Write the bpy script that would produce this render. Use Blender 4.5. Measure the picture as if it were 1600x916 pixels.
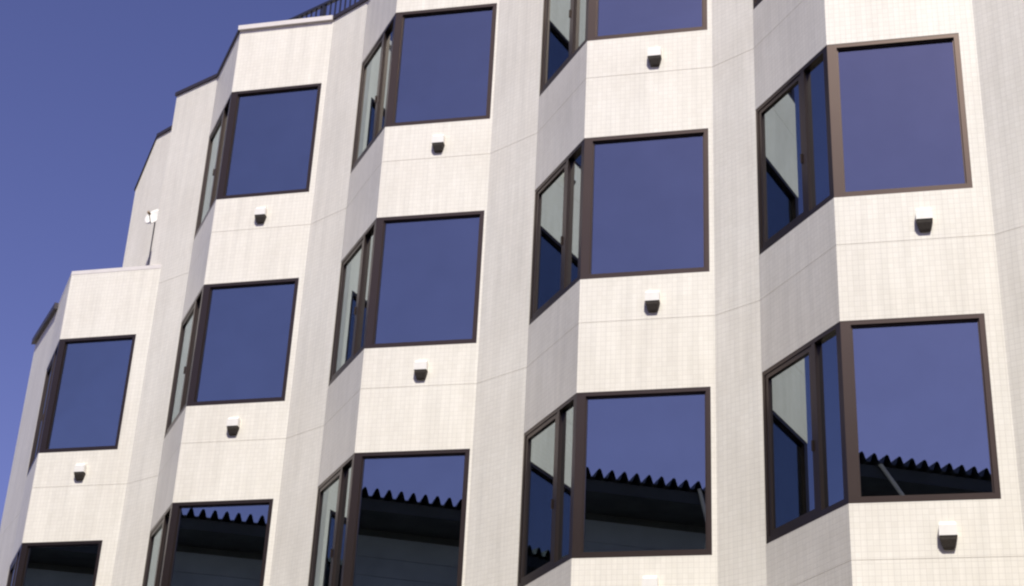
import bpy, bmesh, math, random
from mathutils import Vector, Matrix
random.seed(7)
scene = bpy.context.scene
for o in list(bpy.data.objects):
    bpy.data.objects.remove(o)
C = scene.collection

# ---------------------------------------------------------------- camera
GZ = 2.2                                    # ground is z = 0
cam_d = bpy.data.cameras.new('camera')
cam = bpy.data.objects.new('camera', cam_d)
C.objects.link(cam)
R_ = Vector((0.97101334, 0.23464914, 0.0455288))
U_ = Vector((0.06493258, -0.44226582, 0.89453044))
F_ = Vector((-0.23003663, 0.86564469, 0.44468239))
m = Matrix.Identity(4)
for i in range(3):
    m[i][0], m[i][1], m[i][2] = R_[i], U_[i], -F_[i]
m.translation = Vector((7.26776, -19.48791, -0.6248 + GZ))
cam.matrix_world = m
cam_d.sensor_fit = 'HORIZONTAL'
cam_d.sensor_width = 36.0
cam_d.lens = 2564.65 / 1600 * 36.0
cam_d.clip_start = 0.05
cam_d.clip_end = 6000
scene.camera = cam

# ---------------------------------------------------------------- sky and sun
SUN_EL = math.radians(50)
SUN_AZ = math.radians(15)                 # to the right of the window faces' normal
sdir = Vector((math.sin(SUN_AZ) * math.cos(SUN_EL), -math.cos(SUN_AZ) * math.cos(SUN_EL), math.sin(SUN_EL)))
world = bpy.data.worlds.new('World')
scene.world = world
world.use_nodes = True
wn = world.node_tree
for n in list(wn.nodes):
    wn.nodes.remove(n)
sky = wn.nodes.new('ShaderNodeTexSky')
sky.sky_type = 'NISHITA'
sky.sun_disc = False
sky.sun_elevation = SUN_EL
sky.sun_rotation = math.atan2(sdir.x, sdir.y)
sky.altitude = 0
sky.air_density = 1.0
sky.dust_density = 0.65
sky.ozone_density = 2.0
tint = wn.nodes.new('ShaderNodeMix')
tint.data_type = 'RGBA'
tint.blend_type = 'MULTIPLY'
tint.inputs[0].default_value = 1.0
tint.inputs[7].default_value = (.80, .62, .94, 1)
bg = wn.nodes.new('ShaderNodeBackground')
bg.inputs['Strength'].default_value = 0.10
wo = wn.nodes.new('ShaderNodeOutputWorld')
wn.links.new(sky.outputs[0], tint.inputs[6])
wn.links.new(tint.outputs[2], bg.inputs[0])
wn.links.new(bg.outputs[0], wo.inputs[0])
sd = bpy.data.lights.new('sun', 'SUN')
sd.energy = 4.35
sd.angle = math.radians(0.5)
sd.color = (1.0, 0.985, 0.915)
so = bpy.data.objects.new('sun', sd)
C.objects.link(so)
so.rotation_euler = sdir.to_track_quat('Z', 'Y').to_euler()
so.location = (30, -30, 40)

vs = scene.view_settings
vs.view_transform = 'Standard'
vs.look = 'None'
vs.exposure = 0.27
vs.gamma = 1.0
vs.use_curve_mapping = False
scene.cycles.filter_width = 2.3
scene.cycles.max_bounces = 10
scene.cycles.glossy_bounces = 6
scene.cycles.transparent_max_bounces = 12

# ---------------------------------------------------------------- materials
def newmat(name):
    M = bpy.data.materials.new(name)
    M.use_nodes = True
    nt = M.node_tree
    p = nt.nodes.get('Principled BSDF')
    return M, nt, p

def nd(nt, t, **kw):
    n = nt.nodes.new(t)
    for k, v in kw.items():
        setattr(n, k, v)
    return n

def noise(nt, vec, scale, detail=4, rough=.55):
    n = nd(nt, 'ShaderNodeTexNoise')
    n.inputs['Scale'].default_value = scale
    n.inputs['Detail'].default_value = detail
    n.inputs['Roughness'].default_value = rough
    if vec is not None:
        nt.links.new(vec, n.inputs['Vector'])
    return n

def ramp(nt, fac, stops):
    r = nd(nt, 'ShaderNodeValToRGB')
    el = r.color_ramp.elements
    el[0].position, el[0].color = stops[0]
    el[1].position, el[1].color = stops[-1]
    for s in stops[1:-1]:
        e = el.new(s[0]); e.color = s[1]
    nt.links.new(fac, r.inputs[0])
    return r

def mixc(nt, a, b, fac=1.0, mode='MULTIPLY'):
    x = nd(nt, 'ShaderNodeMix', data_type='RGBA', blend_type=mode)
    if hasattr(fac, 'links'):
        nt.links.new(fac, x.inputs[0])
    else:
        x.inputs[0].default_value = fac
    for s, v in ((6, a), (7, b)):
        if hasattr(v, 'links'):
            nt.links.new(v, x.inputs[s])
        else:
            x.inputs[s].default_value = v
    return x.outputs[2]

def g(v, a=1):
    return (v, v, v, a)

def mat_tile():
    M, nt, p = newmat('mosaic_tile')
    uv = nd(nt, 'ShaderNodeUVMap').outputs[0]
    br = nd(nt, 'ShaderNodeTexBrick')
    br.offset = 0.0
    br.squash = 1.0
    nt.links.new(uv, br.inputs['Vector'])
    br.inputs['Color1'].default_value = (.82, .77, .668, 1)
    br.inputs['Color2'].default_value = (.785, .735, .632, 1)
    br.inputs['Mortar'].default_value = (.68, .63, .54, 1)
    br.inputs['Scale'].default_value = 1.0
    br.inputs['Mortar Size'].default_value = 0.0030
    br.inputs['Mortar Smooth'].default_value = 0.4
    br.inputs['Bias'].default_value = 0.0
    br.inputs['Brick Width'].default_value = 0.0625
    br.inputs['Row Height'].default_value = 0.0625
    # patchy dirt and faint rain streaks
    mp = nd(nt, 'ShaderNodeMapping')
    mp.inputs['Scale'].default_value = (5.0, .35, 1)
    nt.links.new(uv, mp.inputs['Vector'])
    st = noise(nt, mp.outputs[0], 1.6, 5)
    r1 = ramp(nt, st.outputs[0], [(.30, g(.90)), (.62, g(1))])
    big = noise(nt, uv, .7, 4)
    r2 = ramp(nt, big.outputs[0], [(.3, (.93, .92, .905, 1)), (.7, g(1))])
    c = mixc(nt, br.outputs[0], r1.outputs[0])
    c = mixc(nt, c, r2.outputs[0])
    nt.links.new(c, p.inputs['Base Color'])
    p.inputs['Roughness'].default_value = .42
    p.inputs['Specular IOR Level'].default_value = .22
    b = nd(nt, 'ShaderNodeBump')
    b.inputs['Strength'].default_value = .35
    b.inputs['Distance'].default_value = .004
    inv = nd(nt, 'ShaderNodeMath', operation='SUBTRACT')
    inv.inputs[0].default_value = 1
    nt.links.new(br.outputs[1], inv.inputs[1])
    nt.links.new(inv.outputs[0], b.inputs['Height'])
    nt.links.new(b.outputs[0], p.inputs['Normal'])
    return M

def simple(name, col, rough=.5, metal=0.0, vary=.12, scale=6.0, bump=0.0, rv=.08):
    M, nt, p = newmat(name)
    tc = nd(nt, 'ShaderNodeTexCoord').outputs['Object']
    n = noise(nt, tc, scale, 5)
    r = ramp(nt, n.outputs[0], [(.3, g(1 - vary)), (.7, g(1.0))])
    c = mixc(nt, (*col, 1), r.outputs[0])
    nt.links.new(c, p.inputs['Base Color'])
    r2 = ramp(nt, n.outputs[0], [(.3, g(min(1, rough + rv))), (.7, g(max(.02, rough - rv)))])
    nt.links.new(r2.outputs[0], p.inputs['Roughness'])
    p.inputs['Metallic'].default_value = metal
    if bump:
        b = nd(nt, 'ShaderNodeBump')
        b.inputs['Strength'].default_value = bump
        b.inputs['Distance'].default_value = .01
        nt.links.new(n.outputs[0], b.inputs['Height'])
        nt.links.new(b.outputs[0], p.inputs['Normal'])
    return M

def mat_glass():
    M, nt, p = newmat('mirror_coated_glass')
    out = nt.nodes['Material Output']
    nt.nodes.remove(p)
    gl = nd(nt, 'ShaderNodeBsdfGlossy')
    gl.inputs['Color'].default_value = (.85, .97, 1.0, 1)
    gl.inputs['Roughness'].default_value = .006
    tr = nd(nt, 'ShaderNodeBsdfTransparent')
    tr.inputs['Color'].default_value = (.20, .23, .28, 1)
    lw = nd(nt, 'ShaderNodeLayerWeight')
    lw.inputs['Blend'].default_value = .40
    mr = nd(nt, 'ShaderNodeMapRange')
    mr.inputs['From Min'].default_value = 0
    mr.inputs['From Max'].default_value = 1
    mr.inputs['To Min'].default_value = .29
    mr.inputs['To Max'].default_value = .92
    nt.links.new(lw.outputs['Fresnel'], mr.inputs[0])
    # faint grime film and a little difference from pane to pane
    tc = nd(nt, 'ShaderNodeTexCoord').outputs['Object']
    gn = noise(nt, tc, 1.7, 6, .65)
    gm = nd(nt, 'ShaderNodeMapRange')
    gm.inputs['To Min'].default_value = -.035
    gm.inputs['To Max'].default_value = .035
    nt.links.new(gn.outputs[0], gm.inputs[0])
    oi = nd(nt, 'ShaderNodeObjectInfo')
    om = nd(nt, 'ShaderNodeMapRange')
    om.inputs['To Min'].default_value = -.02
    om.inputs['To Max'].default_value = .02
    nt.links.new(oi.outputs['Random'], om.inputs[0])
    a1 = nd(nt, 'ShaderNodeMath', operation='ADD')
    nt.links.new(gm.outputs[0], a1.inputs[0]); nt.links.new(om.outputs[0], a1.inputs[1])
    a2 = nd(nt, 'ShaderNodeMath', operation='ADD')
    nt.links.new(mr.outputs[0], a2.inputs[0]); nt.links.new(a1.outputs[0], a2.inputs[1])
    mx = nd(nt, 'ShaderNodeMixShader')
    nt.links.new(a2.outputs[0], mx.inputs[0])
    nt.links.new(tr.outputs[0], mx.inputs[1])
    nt.links.new(gl.outputs[0], mx.inputs[2])
    nt.links.new(mx.outputs[0], out.inputs[0])
    return M

def mat_paving():
    M, nt, p = newmat('paving')
    tc = nd(nt, 'ShaderNodeTexCoord').outputs['Object']
    br = nd(nt, 'ShaderNodeTexBrick')
    nt.links.new(tc, br.inputs['Vector'])
    br.inputs['Color1'].default_value = (.47, .41, .33, 1)  # unseen ground, coloured pale and warm to bounce light onto the walls
    br.inputs['Color2'].default_value = (.41, .36, .29, 1)
    br.inputs['Mortar'].default_value = (.22, .21, .19, 1)
    br.inputs['Scale'].default_value = 1.0
    br.inputs['Mortar Size'].default_value = .006
    br.inputs['Brick Width'].default_value = .6
    br.inputs['Row Height'].default_value = .3
    n = noise(nt, tc, .8, 6)
    r = ramp(nt, n.outputs[0], [(.3, g(.8)), (.7, g(1))])
    nt.links.new(mixc(nt, br.outputs[0], r.outputs[0]), p.inputs['Base Color'])
    p.inputs['Roughness'].default_value = .85
    return M

TILE = mat_tile()
GLASS = mat_glass()
BRONZE = simple('bronze_anodised_frame', (.080, .058, .046), .33, .85, .06, 3, 0, .012)
COPE_LIT = simple('coping_lit_tone', (.72, .66, .60), .4, 0, .12, 5)  # coping metal with the sunlit look of the front faces in its colour
COPE_SHADE = simple('coping_shade_tone', (.055, .045, .05), .45, .3, .2, 5)  # same coping metal, shade of the angled faces put into its colour
SEAL = simple('joint_sealant', (.72, .67, .58), .9, 0, .2, 8)
SLAB = simple('ceiling_board', (.42, .42, .41), .8, 0, .1, 3)
INNER = simple('interior_plaster', (.30, .29, .28), .9, 0, .15, 2)
WHITE = simple('white_enamel', (.76, .72, .65), .5, 0, .08, 12)
GRILLE = simple('brown_vent_mesh', (.045, .034, .024), .8, 0, .4, 60)
RAIL = simple('dark_railing_paint', (.030, .030, .045), .45, .2, .2, 20)
OPPWALL = simple('blue_grey_siding', (.27, .31, .39), .6, 0, .2, 1.5)
OPPROOF = simple('dark_folded_steel', (.045, .05, .055), .5, .2, .25, 2)
PIPE = simple('pale_downpipe', (.62, .62, .60), .4, 0, .15, 6)
PAVE = mat_paving()
ASPHALT = simple('asphalt', (.055, .054, .052), .9, 0, .35, 3, .3)
KERB = simple('kerb_stone', (.36, .35, .33), .8, 0, .2, 4)

# ---------------------------------------------------------------- helpers
class MB:
    def __init__(self):
        self.v = []; self.f = []; self.uv = []
    def face(self, pts, uvs=None):
        i = len(self.v)
        self.v += [tuple(p) for p in pts]
        self.f.append(tuple(range(i, i + len(pts))))
        self.uv.append(uvs or [(p[0] + p[1], p[2]) for p in pts])
    def prism(self, q, z0, z1, s0=0.0):
        """q: plan polygon (front edge is q[0]->q[1]); walls get uv = metres along the wall, z."""
        n = len(q)
        area = sum(q[i][0] * q[(i + 1) % n][1] - q[(i + 1) % n][0] * q[i][1] for i in range(n))
        s = s0
        for i in range(n):
            a, b = q[i], q[(i + 1) % n]
            L = math.hypot(b[0] - a[0], b[1] - a[1])
            pts = [(*a, z0), (*b, z0), (*b, z1), (*a, z1)]
            uv = [(s, z0), (s + L, z0), (s + L, z1), (s, z1)]
            if area < 0:
                pts.reverse(); uv.reverse()
            self.face(pts, uv)
            s += L
        top = [(*p, z1) for p in q]; bot = [(*p, z0) for p in q]
        if area < 0:
            top.reverse()
        else:
            bot.reverse()
        self.face(top, [(p[0], p[1]) for p in top])
        self.face(bot, [(p[0], p[1]) for p in bot])
    def box(self, x0, x1, y0, y1, z0, z1):
        self.prism([(x0, y0), (x1, y0), (x1, y1), (x0, y1)], z0, z1)
    def tube(self, a, b, r, n=8, r2=None):
        a, b = Vector(a), Vector(b)
        d = (b - a).normalized()
        x = d.orthogonal().normalized(); y = d.cross(x)
        r2 = r if r2 is None else r2
        A = [a + (x * math.cos(t) + y * math.sin(t)) * r for t in [2 * math.pi * k / n for k in range(n)]]
        B = [b + (x * math.cos(t) + y * math.sin(t)) * r2 for t in [2 * math.pi * k / n for k in range(n)]]
        for k in range(n):
            self.face([A[k], A[(k + 1) % n], B[(k + 1) % n], B[k]])
        self.face(A[::-1]); self.face(B)
    def build(self, name, mat, parent=None, smooth=False, bevel=0):
        me = bpy.data.meshes.new(name)
        me.from_pydata(self.v, [], self.f)
        ul = me.uv_layers.new(name='UVMap')
        k = 0
        for fu in self.uv:
            for u in fu:
                ul.data[k].uv = u; k += 1
        bm = bmesh.new(); bm.from_mesh(me)
        bmesh.ops.remove_doubles(bm, verts=bm.verts, dist=1e-5)
        if smooth:
            for f in bm.faces: f.smooth = True
        bm.to_mesh(me); bm.free()
        me.materials.append(mat)
        ob = bpy.data.objects.new(name, me)
        C.objects.link(ob)
        if parent is not None:
            ob.parent = parent
        if bevel:
            md = ob.modifiers.new('bevel', 'BEVEL')
            md.width = bevel; md.segments = 2; md.limit_method = 'ANGLE'
        return ob

def tag(o, label=None, cat=None, group=None, kind=None):
    if label: o['label'] = label
    if cat: o['category'] = cat
    if group: o['group'] = group
    if kind: o['kind'] = kind
    return o

def empty(name, loc=(0, 0, 0), parent=None):
    o = bpy.data.objects.new(name, None)
    o.empty_display_size = .3
    C.objects.link(o)
    o.location = loc
    if parent is not None: o.parent = parent
    return o

# ---------------------------------------------------------------- plan of the serrated facade
H = 3.6
ZT, ZB = 14.33639 + GZ, 12.26892 + GZ       # head and sill of the top row of windows
ZP, ZQ = 15.65391 + GZ, 12.03495 + GZ       # main roof edge, low roof edge of the end bay
CANG = -0.92733
BAYS = [(-6.6768, 3.2215, -0.0047, 1.6891, 1.4226, 1.4409),
        (-3.3523, 1.6330, -0.0024, 1.6779, 1.5906, 1.5863),
        (0.0266, -0.0147, 0.0209, 1.6285, 1.5943, 1.5595),
        (3.3931, -1.6388, 0.0131, 1.6735, 1.6146, 1.5454),
        (6.6095, -3.2010, 0.0122, 1.6840, 1.5019, 1.5850),
        (9.9300, -4.7800, 0.0122, 1.6800, 1.5500, 1.5850)]
def bay_pts(b):
    ox, oy, th, La, ww, lc = BAYS[b]
    a = Vector((math.cos(th), math.sin(th)))
    c = Vector((math.cos(CANG + th), math.sin(CANG + th)))
    o = Vector((ox, oy))
    return o - c * lc, o, o + a * La        # left end of side face, corner, right end of front face
UB = Vector((.9028, -.43))                  # street direction
NB = Vector((.43, .9028))                   # into the building
low_pts = [Vector((-8.72, 5.75))]
for b in range(6):
    low_pts += list(bay_pts(b))
s1 = bay_pts(1)[0]
bdir = (s1 - bay_pts(0)[2]).normalized()
b1_up = s1 - bdir * 1.08
up_pts = [Vector((-6.665, 4.862)), Vector((-6.26, 4.63)), Vector((-5.05, 3.945)), b1_up]
for b in range(1, 6):
    up_pts += list(bay_pts(b))
BACK = 7.5
low_pts = [low_pts[0] + NB * 4.5] + low_pts + [low_pts[-1] + NB * 8.0]
up_pts = [up_pts[0] + NB * 3.6] + up_pts + [up_pts[-1] + NB * 8.0]

def nrm(a, b):
    d = (b - a).normalized()
    return Vector((d.y, -d.x))

class Line:
    def __init__(self, pts):
        self.p = pts
        self.n = [nrm(pts[i], pts[i + 1]) for i in range(len(pts) - 1)]
    def vert(self, i, d):
        if i == 0: return self.p[0] - self.n[0] * d
        if i == len(self.p) - 1: return self.p[-1] - self.n[-1] * d
        a, b = self.n[i - 1], self.n[i]
        return self.p[i] - (a + b) * (d / (1 + a.dot(b)))
    def at(self, i, u, d):                  # point on segment i, u metres along, d metres deep
        L = (self.p[i + 1] - self.p[i]).length
        if u <= 1e-6: return self.vert(i, d)
        if u >= L - 1e-6: return self.vert(i + 1, d)
        return self.p[i] + (self.p[i + 1] - self.p[i]) * (u / L) - self.n[i] * d
    def quad(self, i, u0, u1, d0, d1):
        return [tuple(self.at(i, u0, d0)), tuple(self.at(i, u1, d0)), tuple(self.at(i, u1, d1)), tuple(self.at(i, u0, d1))]
    def length(self, i):
        return (self.p[i + 1] - self.p[i]).length

LOW = Line(low_pts)
UP = Line(up_pts)
THICK = .16
# segment indices: LOW 0 = end wall, 1 = long side wall, 2 = C0, 3 = A0, 4 = B1, 5 = C1, 6 = A1, ... last = right end wall
# UP 0 = end wall, 1 = set-back C, 2 = set-back B, 3 = return, 4 = B1 (longer), 5 = C1, 6 = A1 ...   (same index from 5 on)
def zj(r):                                   # panel joint under the windows of row r
    return ZB - r * H - .60
JOINT = .0028

# ---------------------------------------------------------------- ground
def ground(name, x0, x1, y0, y1, z, mat):
    b = MB(); b.face([(x0, y0, z), (x1, y0, z), (x1, y1, z), (x0, y1, z)])
    o = b.build(name, mat); tag(o, kind='structure'); return o
ROT = math.atan2(UB.y, UB.x)
gr = ground('ground', -900, 900, -900, 900, 0, PAVE); gr.rotation_euler.z = ROT
# a narrow lane between two paved strips, along the street (local x along street, local y into the building)
def along(u, v): return (UB.x * u + NB.x * v, UB.y * u + NB.y * v)
rd = MB(); rd.face([(*along(-150, -8.4), .004), (*along(150, -8.4), .004), (*along(150, -5.2), .004), (*along(-150, -5.2), .004)])
tag(rd.build('road', ASPHALT), kind='structure')
for v0 in (-8.55, -5.2):
    k = MB(); k.prism([along(-150, v0), along(150, v0), along(150, v0 + .15), along(-150, v0 + .15)], 0.0, .12)
    tag(k.build('kerb', KERB), kind='structure')

# ---------------------------------------------------------------- the building
bld = empty('office_building', (0, 0, 0))
tag(bld, 'white tiled office block with serrated bays and brown framed corner windows', 'building')

def panel(line, i, z0, z1, hole=None, u0=0.0, u1=None, s0=0.0):
    L = line.length(i)
    u1 = L if u1 is None else u1
    b = MB()
    if hole is None:
        b.prism(line.quad(i, u0, u1, 0, THICK), z0, z1, s0)
    else:
        hu0, hu1, hz0, hz1 = hole
        b.prism(line.quad(i, u0, u1, 0, THICK), z0, hz0, s0)
        b.prism(line.quad(i, u0, u1, 0, THICK), hz1, z1, s0)
        if hu1 < u1 - 1e-4:
            b.prism(line.quad(i, hu1, u1, 0, THICK), hz0, hz1, s0 + hu1)
    return b.build('wall_panel', TILE, bld)

def seals(line, i, zs, s0=0):
    for z in zs:
        b = MB()
        b.prism(line.quad(i, 0, line.length(i), .0035, THICK - .01), z - JOINT - .001, z + JOINT + .001)
        b.build('joint_seal', SEAL, bld)

def coping(line, i, ztop, mat, proud, h=.07, deep=.24, u0=0.0, u1=None):
    b = MB()
    L = line.length(i) if u1 is None else u1
    b.prism(line.quad(i, u0, L, -proud, deep), ztop - h, ztop)
    return b.build('coping', mat, bld)

PD = .055                                    # pane depth behind the wall face
def pane(line, i, u0, u1, z0, z1, parent, d=PD):
    b = MB(); b.prism(line.quad(i, u0, u1, d, d + .010), z0, z1)
    return b.build('pane', GLASS, parent)

def front_window(line, i, w, z0, z1):
    root = empty('front_window', (*line.at(i, w / 2, 0), z0), bld)
    inv = Matrix.Translation(-Vector(root.location))
    f = MB()
    d0, d1 = .004, .10
    post, jr, top, bot = .112, .058, .050, .065
    f.prism(line.quad(i, 0, w - .002, d0, d1), z1 - top, z1 - .002)
    f.prism(line.quad(i, 0, w - .002, d0, d1), z0 + .002, z0 + bot)
    f.prism(line.quad(i, 0, post, d0, d1), z0 + bot, z1 - top)
    f.prism(line.quad(i, w - jr, w - .002, d0, d1), z0 + bot, z1 - top)
    fr = f.build('frame', BRONZE, root)
    bd = MB()                                # glazing bead, set back a little
    d0, d1 = .030, .054
    e = .016
    bd.prism(line.quad(i, post, w - jr, d0, d1), z1 - top - e, z1 - top)
    bd.prism(line.quad(i, post, w - jr, d0, d1), z0 + bot, z0 + bot + e)
    bd.prism(line.quad(i, post, post + e, d0, d1), z0 + bot + e, z1 - top - e)
    bd.prism(line.quad(i, w - jr - e, w - jr, d0, d1), z0 + bot + e, z1 - top - e)
    bo = bd.build('glazing_bead', BRONZE, root)
    pn = pane(line, i, post - .01, w - jr + .01, z0 + bot - .01, z1 - top + .01, root)
    for o in (fr, bo, pn):
        o.matrix_parent_inverse = inv
    return root

def side_window(line, i, z0, z1):
    L = line.length(i)
    root = empty('side_window', (*line.at(i, L / 2, 0), z0), bld)
    inv = Matrix.Translation(-Vector(root.location))
    kids = []
    f = MB()
    d0, d1 = .004, .10
    jl, post, top, bot = .050, .085, .050, .075
    f.prism(line.quad(i, .002, L, d0, d1), z1 - top, z1 - .002)
    f.prism(line.quad(i, .002, L, d0, d1), z0 + .002, z0 + bot)
    f.prism(line.quad(i, .002, jl, d0, d1), z0 + bot, z1 - top)
    f.prism(line.quad(i, L - post, L, d0, d1), z0 + bot, z1 - top)
    kids.append(f.build('frame', BRONZE, root))
    um = L * .66
    q = MB(); q.prism(line.quad(i, um - .035, um + .035, .006, .098), z0 + bot, z1 - top)
    kids.append(q.build('mullion', BRONZE, root))
    s = MB()                                 # opening sash of the wide light
    a, c, za, zc = jl + .004, um - .039, z0 + bot + .004, z1 - top - .004
    t = .055
    d0, d1 = .014, .07
    s.prism(line.quad(i, a, c, d0, d1), zc - t, zc)
    s.prism(line.quad(i, a, c, d0, d1), za, za + t)
    s.prism(line.quad(i, a, a + t, d0, d1), za + t, zc - t)
    s.prism(line.quad(i, c - t, c, d0, d1), za + t, zc - t)
    kids.append(s.build('sash', BRONZE, root))
    hd = MB()                                # small pull on the sash stile
    zm = (z0 + z1) / 2 - .2
    hd.prism(line.quad(i, c - t + .016, c - t + .036, -.012, .0135), zm - .06, zm + .06)
    kids.append(hd.build('handle', BRONZE, root))
    kids.append(pane(line, i, a + t - .01, c - t + .01, za + t - .01, zc - t + .01, root, .04))
    kids.append(pane(line, i, um + .03, L - post + .005, z0 + bot - .01, z1 - top + .01, root))
    for o in kids:
        o.matrix_parent_inverse = inv
    return root

NROW = 4
for b in range(6):
    iC, iA, iB = 3 * b + 2, 3 * b + 3, 3 * b + 1
    ww = BAYS[b][4]
    top = ZQ if b == 0 else ZP
    rows = range(1, NROW) if b == 0 else range(NROW)
    for i, kind in ((iB, 'B'), (iC, 'C'), (iA, 'A')):
        line = LOW
        s0 = .31 * i
        joints = []
        for r in rows:
            zlo = zj(r)
            zhi = zj(r - 1) if r > rows[0] else top
            a = zlo + JOINT
            z = zhi - JOINT if r > rows[0] else top - .07
            joints.append(zlo)
            z0, z1 = ZB - r * H, ZT - r * H
            if kind == 'B':
                if b == 1 and r == 0:        # the wall runs on over the low roof of the end bay
                    panel(LOW, i, a, ZQ, s0=s0)
                    panel(UP, 4, ZQ, z, s0=s0)
                else:
                    panel(LOW, i, a, z, s0=s0)
            elif kind == 'C':
                panel(line, i, a, z0, s0=s0)
                panel(line, i, z1, z, s0=s0)
                side_window(line, i, z0, z1)
            else:
                panel(line, i, a, z, (0, ww, z0, z1), s0=s0)
                front_window(line, i, ww, z0, z1)
        panel(line, i, 0.0, zj(NROW - 1) - JOINT, s0=s0)
        seals(line, i, joints)
    # copings: one metal, painted in a sunlit tone and a shaded tone
    if b == 0:
        coping(LOW, 1, ZQ + .01, COPE_SHADE, .07, .12, .26)
        coping(LOW, 2, ZQ, COPE_LIT, .004)
        coping(LOW, 3, ZQ, COPE_LIT, .004)
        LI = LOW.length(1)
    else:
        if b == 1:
            coping(UP, 4, ZP, COPE_SHADE, .03)
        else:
            coping(LOW, iB, ZP, COPE_SHADE, .03)
        coping(LOW, iC, ZP, COPE_SHADE, .03)
        coping(LOW, iA, ZP, COPE_LIT, .05, .085)
# set-back end of the upper storeys, its outer corner cut to a slope
ZS = 16.834
for i in (2, 3):
    panel(UP, i, 13.30, ZP - .07, s0=.4 * i)
    coping(UP, i, ZP, COPE_SHADE, .03)
panel(UP, 0, 13.30, ZS - .05, s0=0)
sl = MB()
A0, A1 = UP.at(1, 0, 0), UP.at(1, UP.length(1), 0)
B0, B1 = UP.at(1, 0, THICK), UP.at(1, UP.length(1), THICK)
Ls = UP.length(1)
sl.face([(*A0, 13.30), (*A1, 13.30), (*A1, ZP - .07), (*A0, ZS - .05)], [(0, 13.3), (Ls, 13.3), (Ls, ZP - .07), (0, ZS - .05)])
sl.face([(*B1, 13.30), (*B0, 13.30), (*B0, ZS - .05), (*B1, ZP - .07)])
sl.face([(*A0, ZS - .05), (*A1, ZP - .07), (*B1, ZP - .07), (*B0, ZS - .05)])
sl.face([(*B0, 13.30), (*A0, 13.30), (*A0, ZS - .05), (*B0, ZS - .05)])
sl.build('wall_panel', TILE, bld)
sr = MB()                                    # sloping sheet that closes the cut corner
f0, f1 = UP.at(1, 0, -.02), UP.at(1, Ls, -.02)
g0, g1 = UP.p[0], UP.p[0] + (UP.p[2] - UP.p[1])
for dz, fl in ((0, False), (-.045, True)):
    q = [(*f0, ZS + dz), (*f1, ZP + dz), (*(f1 + NB * 3.6), ZP + dz), (*(f0 + NB * 3.6), ZS + dz)]
    sr.face(q[::-1] if fl else q)
sr.face([(*f0, ZS - .045), (*f1, ZP - .045), (*f1, ZP), (*f0, ZS)])
sr.face([(*(f0 + NB * 3.6), ZS - .045), (*f0, ZS - .045), (*f0, ZS), (*(f0 + NB * 3.6), ZS)])
sr.build('sloping_roof_sheet', COPE_SHADE, bld)
# end walls and rear wall
NL = len(LOW.n) - 1
for name, line, i, z0, z1 in (('end_wall', LOW, 0, 0, ZQ - .07), ('end_wall', LOW, NL, 0, ZP - .07)):
    b = MB(); b.prism(line.quad(i, 0, line.length(i), 0, THICK), z0, z1); b.build(name, TILE, bld)
coping(LOW, 0, ZQ, COPE_SHADE, .03)
coping(LOW, NL, ZP, COPE_SHADE, .03)
iw = MB()
pa, pb = LOW.p[0] + UB * .3 , LOW.p[-1] - UB * .3
iw.prism([tuple(pa), tuple(pb), tuple(pb + NB * .2), tuple(pa + NB * .2)], 0, ZP - .5)
iw.build('rear_wall', INNER, bld)
# floor slabs, whose soffits are the ceilings behind the glass
def slab(line, z0, z1, name='floor_slab', mat=SLAB):
    pts = [tuple(line.vert(i, .125)) for i in range(len(line.p))]
    if line is UP:
        pts = [tuple(line.vert(2, .125) + NB * 3.4)] + pts[2:]
    b = MB(); b.prism(pts, z0, z1)
    return b.build(name, mat, bld)
slab(UP, ZP - .62, ZP - .40, 'roof_slab', SEAL)
for r in range(1, NROW):
    slab(LOW, ZT - r * H + .30, ZT - r * H + .55)
slab(LOW, ZT - NROW * H + .30, ZT - NROW * H + .55)

# ---------------------------------------------------------------- vent hoods under the windows
BAYN = ['low leftmost bay', 'second bay from the left', 'middle bay', 'second bay from the right', 'nearest bay at right']
def hood_mesh():
    w, d, h = .090, .088, .155
    shell, cup = MB(), MB()
    # white sheet cap with a dark tapered outlet under it: local x along wall, -y out of the wall
    T = [(-w * .90, 0, h), (w * .90, 0, h), (w * .84, -d * .62, h * .98), (-w * .84, -d * .62, h * .98)]
    Mi = [(-w * .98, 0, h * .7), (w * .98, 0, h * .7), (w * .97, -d * .96, h * .74), (-w * .97, -d * .96, h * .74)]
    B = [(-w, 0, .0), (w, 0, .0), (w, -d, .004), (-w, -d, .004)]
    for a, c in ((T, Mi), (Mi, B)):
        for k in (1, 2, 3):
            n = (k + 1) % 4
            shell.face([a[k], a[n], c[n], c[k]][::-1])
    shell.face(T)
    k_ = .95
    Bi = [(x * k_, y * k_ if y else -.001, z + .001) for x, y, z in B]
    for k in (1, 2, 3):
        n = (k + 1) % 4
        shell.face([B[k], B[n], Bi[n], Bi[k]])
    # outlet: rings tapering down and back to the wall
    R0 = [(x, y, z + .012) for x, y, z in Bi]
    R1 = [(x * .93, y * .90, -.035) for x, y, z in Bi]
    R2 = [(x * .70, y * .52 if y < -.01 else y, -.105) for x, y, z in Bi]
    R3 = [(x * .60, y * .40 if y < -.01 else y, -.120) for x, y, z in Bi]
    for a, c in ((R0, R1), (R1, R2), (R2, R3)):
        for k in range(4):
            n = (k + 1) % 4
            cup.face([a[k], a[n], c[n], c[k]][::-1])
    cup.face(R0); cup.face(R3[::-1])
    return shell, cup
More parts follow.
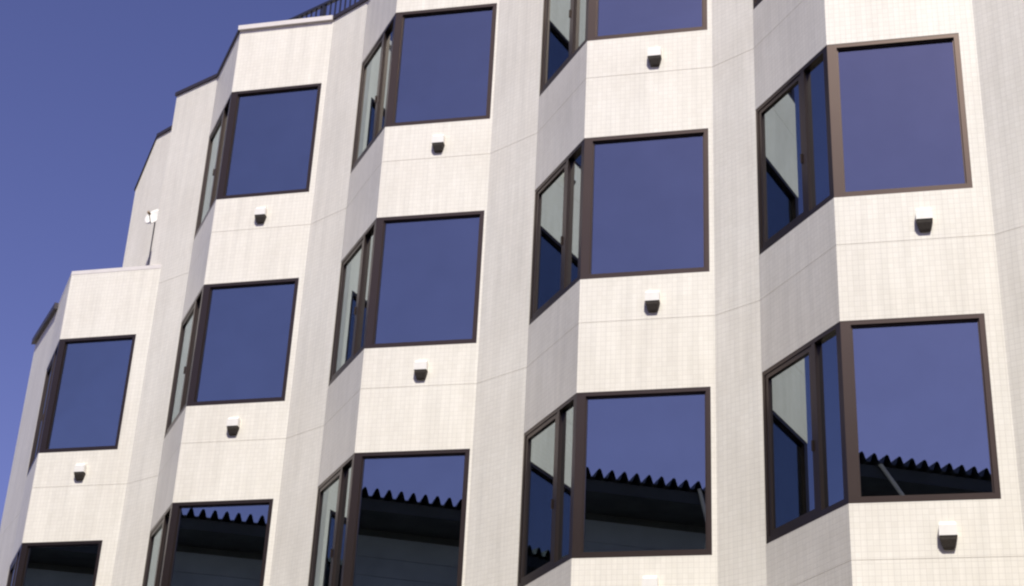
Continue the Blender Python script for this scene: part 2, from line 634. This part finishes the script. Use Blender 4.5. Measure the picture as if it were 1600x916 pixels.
def hood(b, r, label):
    ox, oy, th, La, ww, lc = BAYS[b]
    a = Vector((math.cos(th), math.sin(th)))
    p = Vector((ox, oy)) + a * HX[b]
    root = empty('vent_hood', (p.x, p.y - .001, ZB - r * H - .395))
    root.rotation_euler.z = th
    tag(root, label, 'vent hood', 'vent hoods under the front windows')
    if 'h' not in HC:
        sh, li = hood_mesh()
        HC['h'] = (sh.build('hood_shell', WHITE, root), li.build('outlet', GRILLE, root))
    else:
        for o in HC['h']:
            c = o.copy(); C.objects.link(c); c.parent = root
    return root
HC = {}
HX = [.84, .83, .85, .92, .96]
for b in range(5):
    for r in range(0, 3):
        if b == 0 and r == 0: continue
        if (b, r) in ((4, 0), (0, 2), (1, 2), (2, 2)) : continue
        which = {0: 'top-row', 1: 'next-to-top-row', 2: 'lowest visible'}[r]
        if b == 0: which = 'upper'
        if b == 4: which = 'upper' if r == 1 else 'lower'
        hood(b, r, 'small white vent hood below the %s front window, %s' % (which, BAYN[b]))

# ---------------------------------------------------------------- rooftop railing
ra, rb = Vector((-3.45, 3.06)), Vector((.1, 1.46))
rl = empty('rooftop_railing', (*ra, ZP - .40))
tag(rl, 'dark metal railing with upright bars on the flat roof edge', 'railing')
ztop = ZP + 1.0
dirr = (rb - ra).normalized()
inv = Matrix.Translation(-Vector(rl.location))
def rpart(mb, name):
    o = mb.build(name, RAIL, rl); o.matrix_parent_inverse = inv; return o
nn = Vector((dirr.y, -dirr.x))
def bar(a, b, half, z0, z1):
    q = MB(); q.prism([tuple(a + nn * half), tuple(b + nn * half), tuple(b - nn * half), tuple(a - nn * half)], z0, z1); return q
rpart(bar(ra, rb, .03, ztop - .05, ztop), 'top_rail')
rpart(bar(ra, rb, .02, ZP - .28, ZP - .24), 'bottom_rail')
LR = (rb - ra).length
for k in range(4):
    p = ra + dirr * (.04 + (LR - .08) * k / 3)
    rpart(bar(p - dirr * .025, p + dirr * .025, .025, ZP - .40, ztop - .051), 'post')
n = 32
for k in range(1, n):
    if k * 3 % n == 0: continue
    p = ra + dirr * (.04 + (LR - .08) * k / n)
    rpart(bar(p - dirr * .011, p + dirr * .011, .011, ZP - .239, ztop - .051), 'baluster')

# ---------------------------------------------------------------- dish on the low roof
dc = Vector((-5.666, 3.930, 15.596))               # centre of the dish
ROOF0 = ZT - H + .55
ds = empty('dish_antenna', (dc.x, dc.y, ROOF0))
tag(ds, 'small white dish antenna on a thin pole above the low left roof', 'antenna')
inv = Matrix.Translation(-Vector(ds.location))
def dpart(mb, name, mat, smooth=False):
    o = mb.build(name, mat, ds, smooth); o.matrix_parent_inverse = inv; return o
b = MB(); b.tube((dc.x, dc.y + .05, ROOF0), (dc.x, dc.y + .05, dc.z + .05), .012, 10)
dpart(b, 'pole', RAIL)
b = MB()
ax = Vector((-.10, -.93, .36)).normalized()
ux = ax.cross(Vector((0, 0, 1))).normalized(); uy = ux.cross(ax)
RD, ND = .175, 20
def dpt(rr, t, off=0):
    return dc + ux * (rr * math.cos(t)) + uy * (rr * 1.12 * math.sin(t)) + ax * (1.35 * rr * rr - off)
for side in (0, .012):
    for j in range(4):
        for k in range(ND):
            t0, t1 = 2 * math.pi * k / ND, 2 * math.pi * (k + 1) / ND
            r0, r1 = RD * j / 4, RD * (j + 1) / 4
            q = [dpt(r0, t0, side), dpt(r1, t0, side), dpt(r1, t1, side), dpt(r0, t1, side)]
            if j == 0: q = [q[0], q[1], q[2]]
            b.face(q if side == 0 else q[::-1])
for k in range(ND):
    t0, t1 = 2 * math.pi * k / ND, 2 * math.pi * (k + 1) / ND
    b.face([dpt(RD, t0, 0), dpt(RD, t0, .012), dpt(RD, t1, .012), dpt(RD, t1, 0)])
dpart(b, 'dish', WHITE, True)
b = MB()
fp = dc + ax * .17 - uy * .06
b.tube(dc - uy * .17 + ax * .03, fp, .009, 8)
dpart(b, 'feed_arm', RAIL)
b = MB(); b.tube(fp - ax * .03, fp + ax * .035, .026, 12)
dpart(b, 'feed_horn', simple('tan_plastic', (.30, .22, .13), .5))
b = MB(); b.tube(dc - ax * .01, Vector((dc.x, dc.y + .05, dc.z)), .022, 8)
dpart(b, 'bracket', RAIL)

# ---------------------------------------------------------------- building across the street, mirrored in the lower windows
PE, ZE = 14.9, 12.0 + GZ                     # eave edge: metres from the origin along -NB, height of the rib tops
opp = empty('opposite_building', (*along(5, -PE - 6), 0))
tag(opp, 'dark building with a ribbed eave, mirrored in the lower windows', 'building')
inv = Matrix.Translation(-Vector(opp.location))
def opart(mb, name, mat):
    o = mb.build(name, mat, opp); o.matrix_parent_inverse = inv; return o
UA, UZ = -30.0, 42.0
WD = 1.6
PITCH, RIB = .284, .20
prof = []
nrib = int((UZ - UA) / PITCH)
for k in range(nrib):
    u = UA + k * PITCH
    prof += [(u, 0), (u + PITCH * .26, 0), (u + PITCH * .47, RIB * .86), (u + PITCH * .56, RIB), (u + PITCH * .66, RIB), (u + PITCH * .75, RIB * .86), (u + PITCH * .95, 0.0)]
b = MB()
for k in range(len(prof) - 1):
    (u0, h0), (u1, h1) = prof[k], prof[k + 1]
    for dz, flip in ((0, False), (-.012, True)):
        za, zb_ = ZE - RIB + dz, ZE - RIB + .25 + dz
        q = [(*along(u0, -PE), za + h0), (*along(u1, -PE), za + h1), (*along(u1, -PE - 12), zb_ + h1), (*along(u0, -PE - 12), zb_ + h0)]
        b.face(q[::-1] if not flip else q)
    za = ZE - RIB
    b.face([(*along(u0, -PE), za + h0), (*along(u0, -PE), za + h0 - .012), (*along(u1, -PE), za + h1 - .012), (*along(u1, -PE), za + h1)])
opart(b, 'roof_sheet', OPPROOF)
b = MB()                                     # closing strip behind the ribs and the eave beam
b.prism([along(UA, -PE - .12), along(UZ, -PE - .12), along(UZ, -PE - .22), along(UA, -PE - .22)], ZE - RIB - .30, ZE - RIB - .03)
opart(b, 'eave_beam', OPPROOF)
b = MB()
b.prism([along(UA, -PE - .23), along(UZ, -PE - .23), along(UZ, -PE - WD), along(UA, -PE - WD)], ZE - RIB - .29, ZE - RIB - .19)
opart(b, 'soffit', OPPROOF)
b = MB()
b.prism([along(UA, -PE - WD), along(UZ, -PE - WD), along(UZ, -PE - 12), along(UA, -PE - 12)], 0, ZE - RIB - .42)
opart(b, 'wall', OPPWALL)
k = 0
b = None
for zz in [x * .45 for x in range(1, 31)]:
    b = MB()
    if zz + .43 > ZE - RIB - .43: break
    b.prism([along(UA, -PE - WD + .02), along(UZ, -PE - WD + .02), along(UZ, -PE - WD), along(UA, -PE - WD)], zz, zz + .43)
    opart(b, 'siding_board', OPPWALL)
b = MB()
b.prism([along(UA, -PE - WD + .05), along(UZ, -PE - WD + .05), along(UZ, -PE - WD + .0), along(UA, -PE - WD + .0)], ZE - RIB - .44, ZE - RIB - .295)
opart(b, 'wall_beam', OPPROOF)
for (u0, z0), (u1, z1) in (((14.90, 11.80), (15.46, 11.15)), ((10.54, 11.84), (10.80, 10.98))):
    b = MB()
    P0, P1 = (*along(u0, -PE - .06), z0 + GZ), (*along(u1, -PE - .16), z1 + GZ)
    P2 = (*along(u1 + .35, -PE - WD + .07), z1 + GZ - .55)
    b.tube(P0, P1, .045, 12); b.tube(P1, P2, .045, 12)
    b.tube(P2, (P2[0], P2[1], .02), .045, 12)
    opart(b, 'downpipe', PIPE)
